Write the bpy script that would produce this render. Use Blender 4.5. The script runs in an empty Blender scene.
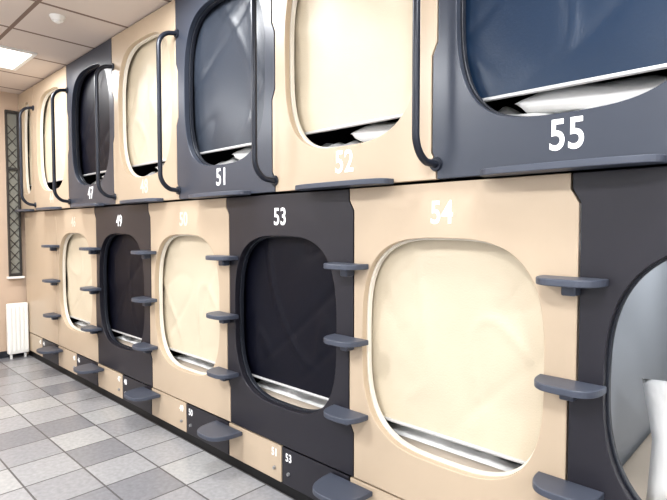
import bpy, bmesh, math, random
from mathutils import Vector, Matrix, noise
random.seed(4)
S=bpy.context.scene
COL=S.collection
try:
    S.view_settings.view_transform='Standard'
    S.view_settings.look='None'
    S.view_settings.exposure=0.2
except Exception as e: print(e)
for lk in ('Medium High Contrast','Standard - Medium High Contrast'):
    try:
        S.view_settings.look=lk; print('look',lk); break
    except Exception as e: print(e)

# ---------------- helpers ----------------
def lin(c):
    return tuple(((v/255)/12.92 if v/255<=.04045 else (((v/255)+.055)/1.055)**2.4) for v in c)+(1,)
def mat(name,rgb,rough=.5,metal=0,bump=0,bscale=60,var=0.0,emit=None,es=0,spec=.5,coat=0):
    m=bpy.data.materials.new(name); m.use_nodes=True
    nt=m.node_tree; b=nt.nodes['Principled BSDF']
    c=lin(rgb)
    b.inputs['Base Color'].default_value=c
    b.inputs['Roughness'].default_value=rough
    b.inputs['Metallic'].default_value=metal
    b.inputs['Specular IOR Level'].default_value=spec
    b.inputs['Coat Weight'].default_value=coat
    b.inputs['Coat Roughness'].default_value=.25
    tc=nt.nodes.new('ShaderNodeTexCoord')
    if var>0:
        n=nt.nodes.new('ShaderNodeTexNoise'); n.inputs['Scale'].default_value=3; n.inputs['Detail'].default_value=4
        nt.links.new(tc.outputs['Object'],n.inputs['Vector'])
        r=nt.nodes.new('ShaderNodeValToRGB')
        r.color_ramp.elements[0].position=.3; r.color_ramp.elements[1].position=.7
        r.color_ramp.elements[0].color=tuple(v*(1-var) for v in c[:3])+(1,)
        r.color_ramp.elements[1].color=tuple(min(1,v*(1+var)) for v in c[:3])+(1,)
        nt.links.new(n.outputs['Fac'],r.inputs['Fac']); nt.links.new(r.outputs['Color'],b.inputs['Base Color'])
    if bump>0:
        n=nt.nodes.new('ShaderNodeTexNoise'); n.inputs['Scale'].default_value=bscale; n.inputs['Detail'].default_value=3
        nt.links.new(tc.outputs['Object'],n.inputs['Vector'])
        bp=nt.nodes.new('ShaderNodeBump'); bp.inputs['Strength'].default_value=bump; bp.inputs['Distance'].default_value=.01
        nt.links.new(n.outputs['Fac'],bp.inputs['Height']); nt.links.new(bp.outputs['Normal'],b.inputs['Normal'])
    if emit:
        b.inputs['Emission Color'].default_value=lin(emit); b.inputs['Emission Strength'].default_value=es
    return m
M={}
M['tan']=mat('tan_laminate',(193,175,153),.34,var=.03)
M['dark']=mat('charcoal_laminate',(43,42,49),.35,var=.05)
M['dark_reflect']=mat('charcoal_laminate_reflect',(65,70,81),.31,var=.05)  # upper-row charcoal, lightened and blued to paint in the light's reflection
M['rim_tan']=mat('cream_rim',(230,224,212),.4)
M['rim_dark']=mat('grey_rim',(44,47,55),.35)
M['blind_tan']=mat('cream_blind',(210,198,176),.42,bump=.10,bscale=160,var=.03)
M['blind_dark']=mat('navy_blind',(9,11,26),.45,bump=.06,bscale=120,spec=.3)
M['blind_blue']=mat('slate_blue_blind',(32,50,72),.30,bump=.06,bscale=120)
M['blind_grey']=mat('grey_blind',(54,60,70),.32,bump=.06,bscale=120)
M['alu']=mat('aluminium_bar',(205,205,205),.35,metal=.3)
M['tread']=mat('tread_graphite',(76,81,93),.40,var=.05)
M['rail']=mat('rail_black_steel',(44,48,58),.3,metal=.2)
M['shell']=mat('capsule_liner_dark',(34,33,38),.6)
M['shell_l']=mat('capsule_liner_light',(182,186,192),.5)
M['white']=mat('white_linen',(244,244,243),.85,bump=.3,bscale=18)
M['mattress']=mat('mattress_ticking',(190,178,164),.8,bump=.2,bscale=30)
M['num']=mat('white_vinyl_glow',(255,255,255),.5,emit=(255,255,255),es=.15)  # digits get a faint added glow, though vinyl emits no light
M['numf']=mat('faded_vinyl',(224,214,200),.5)
M['plinth']=mat('black_plinth',(12,12,14),.5)
M['wall']=mat('painted_wall',(200,178,158),.8,bump=.06,bscale=90)
M['wallw']=mat('painted_wall_pale',(228,229,231),.8,bump=.06,bscale=90)
M['rad']=mat('radiator_enamel',(244,244,240),.35)
M['frame']=mat('window_frame_dark',(60,58,56),.4)
M['glass']=mat('night_glass',(140,140,132),.15)
M['bars']=mat('lattice_bars',(66,62,58),.5)
M['lum']=mat('luminaire_diffuser',(255,255,255),.5,emit=(255,252,246),es=5)
M['wh']=mat('white_plastic',(240,238,234),.4)
M['lock']=mat('lock_metal',(170,170,172),.3,metal=.8)

def link(o,parent=None):
    COL.objects.link(o)
    if parent: o.parent=parent
    return o
def empty(name,loc=(0,0,0)):
    e=bpy.data.objects.new(name,None); e.location=loc; e.empty_display_size=.1
    COL.objects.link(e); return e
def meshobj(name,bm,m,parent=None,smooth=False,loc=(0,0,0)):
    me=bpy.data.meshes.new(name); bmesh.ops.recalc_face_normals(bm,faces=bm.faces[:]); bm.to_mesh(me); bm.free()
    if smooth:
        for p in me.polygons: p.use_smooth=True
    me.materials.append(m)
    o=bpy.data.objects.new(name,me); o.location=loc
    return link(o,parent)
def addbox(bm,x0,x1,y0,y1,z0,z1,bev=0,seg=2):
    r=bmesh.ops.create_cube(bm,size=1)
    for v in r['verts']:
        v.co=Vector(((x0+x1)/2+v.co.x*(x1-x0),(y0+y1)/2+v.co.y*(y1-y0),(z0+z1)/2+v.co.z*(z1-z0)))
    if bev>0:
        es=set(e for v in r['verts'] for e in v.link_edges)
        bmesh.ops.bevel(bm,geom=list(es),offset=bev,segments=seg,affect='EDGES',profile=.5)
def box(name,x0,x1,y0,y1,z0,z1,m,parent=None,bev=0,seg=2,smooth=False):
    bm=bmesh.new(); addbox(bm,x0,x1,y0,y1,z0,z1,bev,seg)
    return meshobj(name,bm,m,parent,smooth)
def finalize(obj,name,m,parent,xf,smooth=False):
    COL.objects.link(obj)
    bpy.context.view_layer.update()
    dg=bpy.context.evaluated_depsgraph_get()
    me=bpy.data.meshes.new_from_object(obj.evaluated_get(dg))
    bpy.data.objects.remove(obj)
    me.transform(xf); me.name=name
    me.materials.clear(); me.materials.append(m)
    for p in me.polygons: p.use_smooth=smooth
    o=bpy.data.objects.new(name,me)
    return link(o,parent)
RX=Matrix.Rotation(math.pi/2,4,'X')
def plate(name,loops,half,bev,m,parent,yc,):
    cu=bpy.data.curves.new(name,'CURVE'); cu.dimensions='2D'; cu.fill_mode='BOTH'
    cu.extrude=half-bev; cu.bevel_depth=bev; cu.bevel_resolution=2; cu.offset=-bev
    for lp in loops:
        sp=cu.splines.new('POLY'); sp.points.add(len(lp)-1)
        for i,(x,z) in enumerate(lp): sp.points[i].co=(x,z,0,1)
        sp.use_cyclic_u=True
    return finalize(bpy.data.objects.new('tmp',cu),name,m,parent,Matrix.Translation((0,yc,0))@RX)
def hplate(name,lp,half,bev,m,parent,zc):
    cu=bpy.data.curves.new(name,'CURVE'); cu.dimensions='2D'; cu.fill_mode='BOTH'
    cu.extrude=half-bev; cu.bevel_depth=bev; cu.bevel_resolution=2; cu.offset=-bev
    sp=cu.splines.new('POLY'); sp.points.add(len(lp)-1)
    for i,(x,y) in enumerate(lp): sp.points[i].co=(x,y,0,1)
    sp.use_cyclic_u=True
    return finalize(bpy.data.objects.new('tmp',cu),name,m,parent,Matrix.Translation((0,0,zc)))
def sup(hw,hh,cz,n=3.2,N=96,grow=0,cx=0):
    pts=[]
    for i in range(N):
        t=2*math.pi*i/N
        c,s=math.cos(t),math.sin(t)
        pts.append((cx+(hw+grow)*math.copysign(abs(c)**(2/n),c),cz+(hh+grow)*math.copysign(abs(s)**(2/n),s)))
    return pts
def text(name,s,size,x,y,z,parent,narrow=.80,m=None):
    t=bpy.data.curves.new(name,'FONT'); t.body=s; t.size=size/.70; t.align_x='CENTER'; t.align_y='CENTER'
    t.offset=size*.022; t.extrude=.0006; t.space_character=1.05
    return finalize(bpy.data.objects.new('tmp',t),name,m or M['num'],parent,
        Matrix.Translation((x,y,z))@RX@Matrix.Diagonal((narrow,1,1,1)))
def tube(name,pts,r,m,parent):
    cu=bpy.data.curves.new(name,'CURVE'); cu.dimensions='3D'; cu.bevel_depth=r; cu.bevel_resolution=5; cu.use_fill_caps=True
    sp=cu.splines.new('POLY'); sp.points.add(len(pts)-1)
    for i,p in enumerate(pts): sp.points[i].co=(*p,1)
    return finalize(bpy.data.objects.new('tmp',cu),name,m,parent,Matrix.Identity(4),True)

PITCH=.93
LOW_Z0,LOW_Z1=.262,1.535
UP_Z0,UP_Z1=1.545,2.778
lowprof=[(LOW_Z0,.026),(.46,.026),(.51,0),(.82,0),(.87,.026),(1.44,.026),(1.485,0),(LOW_Z1,0)]
upprof=[(UP_Z0,0),(1.60,0),(1.645,-.022),(2.00,-.022),(2.05,0),(2.33,0),(2.38,-.022),(UP_Z1,-.022)]
G=.003

def pillow(name,parent,loc,rot,sx,sy,sz):
    bm=bmesh.new(); N=24; top={};bot={}
    for i in range(N+1):
        for j in range(N+1):
            u=-1+2*i/N; v=-1+2*j/N
            e=max(0,(1-u**4)*(1-v**4))**.45
            px=u*(1-.07*(1-abs(v))**1.0*abs(u)) ; py=v*(1-.07*(1-abs(u))*abs(v))
            wv=.09*math.sin(u*6+v*3)+.07*math.sin(v*8-u*2)+.25*noise.noise(Vector((u*3,v*3,sx*9)))
            top[i,j]=bm.verts.new((px*sx,py*sy,e*sz*(1+wv)))
            bot[i,j]=top[i,j] if i in(0,N) or j in(0,N) else bm.verts.new((px*sx,py*sy,-e*sz*(1-wv)))
    for i in range(N):
        for j in range(N):
            bm.faces.new((top[i,j],top[i+1,j],top[i+1,j+1],top[i,j+1]))
            try: bm.faces.new((bot[i,j+1],bot[i+1,j+1],bot[i+1,j],bot[i,j]))
            except: pass
    o=meshobj(name,bm,M['white'],parent,True); o.location=loc; o.rotation_euler=rot
    return o

def capsule(xl,xr,row,col,num=None,blind='auto',opening=True,jl=True,jr=True,hw=.388,n=3.2,cx=0):
    xc=(xl+xr)/2
    z0,z1=(LOW_Z0,LOW_Z1) if row=='low' else (UP_Z0,UP_Z1)
    prof=lowprof if row=='low' else upprof
    P=empty('sleeping_capsule',(xc,0,z0))
    hwid=(xr-xl)/2
    L=[(-hwid+G+(d if jl else 0),z-z0) for z,d in prof]
    R=[(hwid-G+(d if jr else 0),z-z0) for z,d in prof]
    outer=[(x,z) for x,z in R]+[(x,z) for x,z in reversed(L)]
    if row=='low': cz,hh=.89-z0,.435
    else: cz,hh=2.188-z0,.468
    yc=0 if row=='low' else -.022
    pm=M['tan'] if col=='tan' else (M['dark'] if row=='low' else M['dark_reflect'])
    half=.016
    if not opening:
        plate('front_panel',[outer],half,.003,pm,P,yc)
        return P
    plate('front_panel',[outer,sup(hw,hh,cz,n,cx=cx)],half,.003,pm,P,yc)
    yb=yc+half
    plate('opening_rim',[sup(hw,hh,cz,n,grow=.022,cx=cx),sup(hw,hh,cz,n,grow=-.007,cx=cx)],.012,.003,M['rim_tan'] if col=='tan' else M['rim_dark'],P,yb+.0125)
    ys=yb+.026
    bm=bmesh.new()
    w=hwid-.022; a,b=.02,z1-z0-.02; D=2.0
    light=(blind is None)
    addbox(bm,-w-.012,-w,ys,D,a,b); addbox(bm,w,w+.012,ys,D,a,b)
    addbox(bm,-w,w,ys,D,a-.012,a); addbox(bm,-w,w,ys,D,b,b+.012)
    addbox(bm,-w,w,D,D+.012,a,b)
    meshobj('capsule_shell',bm,M['shell_l'] if light else M['shell'],P)
    obz=cz-hh
    top=obz+.005
    box('mattress',-w+.01,w-.01,ys+.03,D-.02,a+.002,top,M['mattress'],P,.03,3,True)
    if blind is not None:
        bm=bmesh.new()
        nx,ny=44,18
        ph=random.random()*60
        grid=[[None]*(ny+1) for _ in range(nx+1)]
        ww=w-.05; base=.030 if row=='low' else .05
        for i in range(nx+1):
            for j in range(ny+1):
                u=i/nx;v=j/ny
                x=-ww+2*ww*u
                y=ys+.06+.5*v
                edge=min(u,1-u)*9; edgev=min(v*6,1)
                h=base+.06*noise.noise(Vector((u*4,v*2,ph)))+.035*noise.noise(Vector((u*11,v*7,ph)))
                z=top+.003+max(.004,h)*min(1,edge)**.5*(edgev**.5 if v>0 else 0)
                grid[i][j]=bm.verts.new((x,y,z))
        for i in range(nx):
            for j in range(ny):
                bm.faces.new((grid[i][j],grid[i+1][j],grid[i+1][j+1],grid[i][j+1]))
        meshobj('duvet',bm,M['white'],P,True)
        bz=(.540 if row=='low' else 1.825)-z0
        bm=bmesh.new(); nx,nz=50,50
        bw=min(hw+.03,w-.01); tz=cz+hh+.05
        tz=min(tz,b-.01)
        ph=random.random()*60; g={}
        for i in range(nx+1):
            for j in range(nz+1):
                u=i/nx;v=j/nz
                y=.010*noise.noise(Vector((u*2.2,v*1.3,ph)))
                r1=abs(noise.noise(Vector((u*3+v*1.2,v*1.1-u*.4,ph+9))))
                r2=abs(noise.noise(Vector((u*2-v*2.2,v*.9,ph+19))))
                y+=-.008*math.exp(-r1*15)+.007*math.exp(-r2*17)
                y*=min(1,v*5)*min(1,(1-v)*6)
                g[i,j]=bm.verts.new((-bw+2*bw*u,ys+.018+y,bz+(tz-bz)*v))
        for i in range(nx):
            for j in range(nz): bm.faces.new((g[i,j],g[i+1,j],g[i+1,j+1],g[i,j+1]))
        bmm=M['blind_tan'] if col=='tan' else M[{'auto':'blind_dark'}.get(blind,blind)]
        meshobj('roller_blind',bm,bmm,P,True)
        box('blind_bar',-bw,bw,ys+.010,ys+.026,bz-.009,bz+.005,M['alu'],P,.004,2,True)
        bm=bmesh.new()
        bmesh.ops.create_cone(bm,cap_ends=True,segments=20,radius1=.018,radius2=.018,depth=2*bw)
        bmesh.ops.rotate(bm,verts=bm.verts[:],matrix=Matrix.Rotation(math.pi/2,3,'Y'))
        bmesh.ops.translate(bm,verts=bm.verts[:],vec=(0,ys+.038,tz+.0))
        meshobj('blind_roller_tube',bm,M['alu'],P,True)
        if row=='up' and num:
            pillow('pillow',P,(.06 if num=='55' else .12,ys+.24,top+.07),(math.radians(4),math.radians(3),math.radians(4)),.29 if num=='55' else .2,.17,.05)
    if num:
        zt=(1.418 if row=='low' else 1.648)-z0
        faint=(col=='tan' and num not in('54','52'))
        text('number',num,.084 if row=='low' else .094,0,yc-half-.0004,zt,P,m=M['numf'] if faint else None)
    if row=='up':
        wl=min(.27,hwid-.04); dl=.085
        yf=yc-half-.0015
        pts=[]
        for i in range(0,25):
            t=math.pi*i/24
            c,s=math.cos(t),math.sin(t)
            pts.append((-wl*math.copysign(abs(c)**.5,c),yf-dl*abs(s)**.55))
        o=hplate('step_ledge',pts,.011,.003,M['tread'],None,0)
        o.location=(xc,0,UP_Z0+.004)
    return P

LB=[-.565+PITCH*k for k in (2,1,0,-1,-2,-3,-4,-5,-6)]
UB=[-.11+PITCH*k for k in (1,0,-1,-2,-3,-4,-5,-6)]
low=[('tan','58'),('dark','57'),('tan','54'),('dark','53'),('tan','50'),('dark','49'),('tan','46'),('tan',None)]
for k,(c,n) in enumerate(low):
    kw=dict(hw=.375,n=2.7,cx=.012) if k==1 else {}
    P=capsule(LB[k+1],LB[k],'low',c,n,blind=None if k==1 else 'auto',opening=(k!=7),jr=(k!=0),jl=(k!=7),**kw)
    if k==1: open_c=P
up=[('tan','56'),('dark','55'),('tan','52'),('dark','51'),('tan','48'),('dark','47'),('tan','44')]
bl=['auto','blind_blue','auto','blind_grey','auto','blind_dark','auto']
for k,(c,n) in enumerate(up):
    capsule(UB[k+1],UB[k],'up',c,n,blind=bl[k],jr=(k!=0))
XE=-6.20
capsule(XE+.003,UB[7],'up','tan',None,jl=False,hw=.17)

pillow('pillow',open_c,(.015,.31,.42),(math.radians(66),math.radians(-4),math.radians(10)),.33,.20,.085)
box('reading_lamp',-.14,.14,1.955,1.995,.98,1.05,mat('capsule_lamp_glow',(255,255,255),.5,emit=(240,247,255),es=5),open_c,.012,3)
ld=bpy.data.lights.new('capsule_light','AREA'); ld.energy=4.5; ld.size=.5; ld.color=(.95,.98,1)
lo=bpy.data.objects.new('capsule_light',ld); lo.location=(0,.9,1.225); link(lo,open_c)

# ---------------- ladders ----------------
def dshape(w,d,y0):
    pts=[]
    for i in range(29):
        t=math.pi*i/28
        c,s=math.cos(t),math.sin(t)
        pts.append((-w*math.copysign(abs(c)**.62,c),y0-d*abs(s)**.75))
    return pts
for b in LB[1:-1]:
    P=empty('wall_ladder',(b+.012,0,0))
    for i,z in enumerate([1.20,.876,.551,.226]):
        big=(i==3)
        w,d=(.10,.115) if not big else (.125,.175)
        y0=-.0165
        hplate('tread_%d'%(i+1),dshape(w,d,y0),.0115,.004,M['tread'],P,z)
        bm=bmesh.new()
        addbox(bm,-.022,.022,y0-.05,y0,z-.045,z-.0115,.006)
        meshobj('bracket_%d'%(i+1),bm,M['tread'],P)

# ---------------- rails ----------------
for b in UB[1:]:
    y0=-.0405; p=.115; r=.10
    zb,zt=1.60,2.56
    pts=[(0,y0-.002,zb),(0,y0-.010,zb)]
    for i in range(2,11):
        t=math.pi/2*i/10
        pts.append((-.012,y0-(p-r)-r*math.sin(t),zb+.0+r*(1-math.cos(t))))
    for i in range(0,9):
        t=math.pi/2*i/10
        pts.append((-.012,y0-(p-r)-r*math.cos(t),zt-r+r*math.sin(t)))
    pts.append((0,y0-.010,zt)); pts.append((0,y0-.002,zt))
    P=empty('grab_rail',(b,0,0))
    tube('rail_tube',pts,.0140,M['rail'],P)
    for k,z in enumerate((zb,zt)):
        bm=bmesh.new(); bmesh.ops.create_cone(bm,cap_ends=True,segments=24,radius1=.024,radius2=.027,depth=.008)
        bmesh.ops.rotate(bm,verts=bm.verts[:],matrix=Matrix.Rotation(-math.pi/2,3,'X'))
        meshobj('flange_%d'%(k+1),bm,M['rail'],P,False,(0,y0-.0038,z))

# ---------------- lockers ----------------
hb=PITCH/2
x=LB[-1]; k=0
nums=['43','44','45','46','47','48','49','50','51','53','52','54','55','56','57','58']
while x<LB[0]-.01:
    tanc=(k%2==0)
    P=empty('storage_locker',(x+hb/2,0,0))
    box('door',-hb/2+.004,hb/2-.004,-.012,.010,.062,.252,M['tan'] if tanc else M['dark'],P,.003)
    box('carcass',-hb/2+.004,hb/2-.004,.012,.6,.062,.25,M['shell'],P)
    text('number',nums[k%len(nums)],.040,(hb/2-.055) if tanc else (-hb/2+.055),-.0135,.205,P)
    bm=bmesh.new(); bmesh.ops.create_cone(bm,cap_ends=True,segments=20,radius1=.010,radius2=.008,depth=.01)
    bmesh.ops.rotate(bm,verts=bm.verts[:],matrix=Matrix.Rotation(math.pi/2,3,'X'))
    meshobj('lock',bm,M['lock'],P,False,((hb/2-.055) if tanc else (-hb/2+.055),-.017,.125))
    x+=hb;k+=1
XR=LB[0]
box('baseboard_north',XE,XR,.004,.03,0,.058,M['plinth'])
# ---------------- room ----------------
CZ=2.788; YS=-3.4; XW=XE; XEast=3.2
def gridmat(name,base,line,size,mortar,cols=None,rough=.5,bump=.1,spec=.5):
    m=bpy.data.materials.new(name); m.use_nodes=True; nt=m.node_tree; b=nt.nodes['Principled BSDF']
    tc=nt.nodes.new('ShaderNodeTexCoord')
    br=nt.nodes.new('ShaderNodeTexBrick'); br.offset=0; br.squash=1
    br.inputs['Scale'].default_value=1; br.inputs['Brick Width'].default_value=size; br.inputs['Row Height'].default_value=size
    br.inputs['Mortar Size'].default_value=mortar; br.inputs['Mortar Smooth'].default_value=.05
    nt.links.new(tc.outputs['Object'],br.inputs['Vector'])
    mix=nt.nodes.new('ShaderNodeMixRGB'); mix.inputs['Color2'].default_value=lin(line); mix.inputs['Color1'].default_value=lin(base)
    nt.links.new(br.outputs['Fac'],mix.inputs['Fac'])
    if cols:
        dv=nt.nodes.new('ShaderNodeVectorMath'); dv.operation='SCALE'; dv.inputs['Scale'].default_value=1/size
        fl=nt.nodes.new('ShaderNodeVectorMath'); fl.operation='FLOOR'
        ml=nt.nodes.new('ShaderNodeVectorMath'); ml.operation='MULTIPLY'; ml.inputs[1].default_value=(1,1,0)
        wn=nt.nodes.new('ShaderNodeTexWhiteNoise'); wn.noise_dimensions='2D'
        rp=nt.nodes.new('ShaderNodeValToRGB'); rp.color_ramp.interpolation='CONSTANT'
        els=rp.color_ramp.elements
        while len(els)<len(cols): els.new(.5)
        for i,(p,c) in enumerate(cols): els[i].position=p; els[i].color=lin(c)
        nt.links.new(tc.outputs['Object'],dv.inputs[0]); nt.links.new(dv.outputs[0],fl.inputs[0]); nt.links.new(fl.outputs[0],ml.inputs[0])
        nt.links.new(ml.outputs[0],wn.inputs['Vector']); nt.links.new(wn.outputs['Value'],rp.inputs['Fac'])
        ns=nt.nodes.new('ShaderNodeTexNoise'); ns.inputs['Scale'].default_value=40; ns.inputs['Detail'].default_value=5
        nt.links.new(tc.outputs['Object'],ns.inputs['Vector'])
        mm=nt.nodes.new('ShaderNodeMixRGB'); mm.blend_type='OVERLAY'; mm.inputs['Fac'].default_value=.25
        nt.links.new(rp.outputs['Color'],mm.inputs['Color1']); nt.links.new(ns.outputs['Fac'],mm.inputs['Color2'])
        nt.links.new(mm.outputs['Color'],mix.inputs['Color1'])
    nt.links.new(mix.outputs['Color'],b.inputs['Base Color'])
    b.inputs['Roughness'].default_value=rough; b.inputs['Specular IOR Level'].default_value=spec
    bp=nt.nodes.new('ShaderNodeBump'); bp.inputs['Strength'].default_value=bump; bp.inputs['Distance'].default_value=.004; bp.invert=True
    nt.links.new(br.outputs['Fac'],bp.inputs['Height']); nt.links.new(bp.outputs['Normal'],b.inputs['Normal'])
    return m
fm=gridmat('floor_tiles',(150,150,150),(98,97,98),.30,.005,
   [(0,(158,158,160)),(.40,(148,148,151)),(.65,(132,132,136)),(.86,(168,168,168))],rough=.27,bump=.4)
cm=gridmat('ceiling_tiles',(218,206,197),(142,124,113),.6,.014,None,rough=.85,bump=.3,spec=.2)
box('floor',XW-.2,XEast+.2,YS-.2,2.3,-.1,0,fm)
box('ceiling',XW-.2,XEast+.2,YS-.2,2.3,CZ,CZ+.1,cm)
box('wall_west',XW-.2,XW,YS,2.3,0,CZ,M['wall'])
box('wall_east',XEast,XEast+.2,YS,2.3,0,CZ,M['wallw'])
box('wall_south',XW,XEast,YS-.2,YS,0,CZ,M['wallw'])
box('wall_north',XW,XEast,2.1,2.3,0,CZ,M['wall'])
box('baseboard_west',XW,XW+.015,YS,-.03,0,.07,M['rim_dark'])
box('baseboard_south',XW,XEast,YS,YS+.015,0,.07,M['rim_dark'])
box('trim_1',XR+.01,XR+.04,-.04,2.1,0,CZ,M['tan'])
# ---- window ----
W=empty('window_1',(XW,0,0))
wy0,wy1,wz0,wz1=-.165,-.045,.86,2.60
bm=bmesh.new()
for a in ((wy0,wy0+.016,wz0,wz1),(wy1-.016,wy1,wz0,wz1),(wy0+.016,wy1-.016,wz0,wz0+.03),(wy0+.016,wy1-.016,wz1-.03,wz1),(wy0+.016,wy1-.016,1.98,2.005)):
    addbox(bm,.001,.035,*a)
meshobj('frame',bm,M['frame'],W)
box('pane',.001,.010,wy0+.016,wy1-.016,wz0+.03,wz1-.03,M['glass'],W)
bm=bmesh.new()
z=wz0+.06
while z<wz1-.15:
    for sgn in (1,-1):
        bb=bmesh.ops.create_cube(bm,size=1)
        for v in bb['verts']: v.co=Vector((v.co.x*.004,v.co.y*.008,v.co.z*.125))
        bmesh.ops.rotate(bm,verts=bb['verts'],matrix=Matrix.Rotation(math.radians(40*sgn),3,'X'))
        bmesh.ops.translate(bm,verts=bb['verts'],vec=(.014,(wy0+wy1)/2,z+.04))
    z+=.12
meshobj('lattice',bm,M['bars'],W)
box('sill',.0005,.06,wy0-.02,wy1+.015,wz0-.025,wz0-.002,M['wh'],W,.003)
# ---- radiator ----
Rr=empty('radiator',(XW,0,0))
bm=bmesh.new()
addbox(bm,.06,.135,-.215,-.022,.05,.58,.012,3)
for i in range(5):
    y=-.207+i*.038
    addbox(bm,.134,.144,y,y+.024,.08,.55,.004)
meshobj('body',bm,M['rad'],Rr)
bm=bmesh.new()
addbox(bm,.0,.07,-.19,-.17,.45,.48); addbox(bm,.0,.07,-.07,-.05,.45,.48)
addbox(bm,.09,.11,-.195,-.175,.0,.06); addbox(bm,.09,.11,-.065,-.045,.0,.06)
meshobj('mounts',bm,M['rad'],Rr)
# ---- luminaires ----
def lum(x,y,e):
    P=empty('ceiling_light',(x,y,CZ))
    bm=bmesh.new()
    for a in ((-.3,.3,-.3,-.27),(-.3,.3,.27,.3),(-.3,-.27,-.27,.27),(.27,.3,-.27,.27)):
        addbox(bm,*a,-.014,-.0005)
    meshobj('frame',bm,M['wh'],P)
    box('diffuser',-.27,.27,-.27,.27,-.006,-.001,M['lum'],P)
    l=bpy.data.lights.new('panel_light','AREA'); l.shape='SQUARE'; l.size=.52; l.energy=e; l.color=(.965,.982,1)
    o=bpy.data.objects.new('panel_light',l); o.location=(0,0,-.016); link(o,P)
for x in (-4.95,-2.55,-.15,2.25):
    lum(x,-.60,18)
    lum(x,-2.4,46)
# smoke detector
bm=bmesh.new()
bmesh.ops.create_cone(bm,cap_ends=True,segments=32,radius1=.035,radius2=.05,depth=.03)
bmesh.ops.translate(bm,verts=bm.verts[:],vec=(0,0,-.016))
r=bmesh.ops.create_cone(bm,cap_ends=True,segments=32,radius1=.018,radius2=.022,depth=.014)
bmesh.ops.translate(bm,verts=r['verts'],vec=(0,0,-.036))
meshobj('smoke_detector',bm,M['wh'],None,False,(-3.75,-.44,CZ-.0005))

# world
w=bpy.data.worlds.new('World'); S.world=w; w.use_nodes=True
w.node_tree.nodes['Background'].inputs['Color'].default_value=(.9,.93,1,1); w.node_tree.nodes['Background'].inputs['Strength'].default_value=.3
# camera
c=bpy.data.cameras.new('camera'); co=bpy.data.objects.new('camera',c); COL.objects.link(co)
c.sensor_width=36; c.lens=510/667*36; c.clip_start=.02
co.location=(0,-1.679,1.36)
d=Vector((-.691,.723,-math.tan(math.radians(2.36))))
co.rotation_euler=d.to_track_quat('-Z','Y').to_euler()
S.camera=co
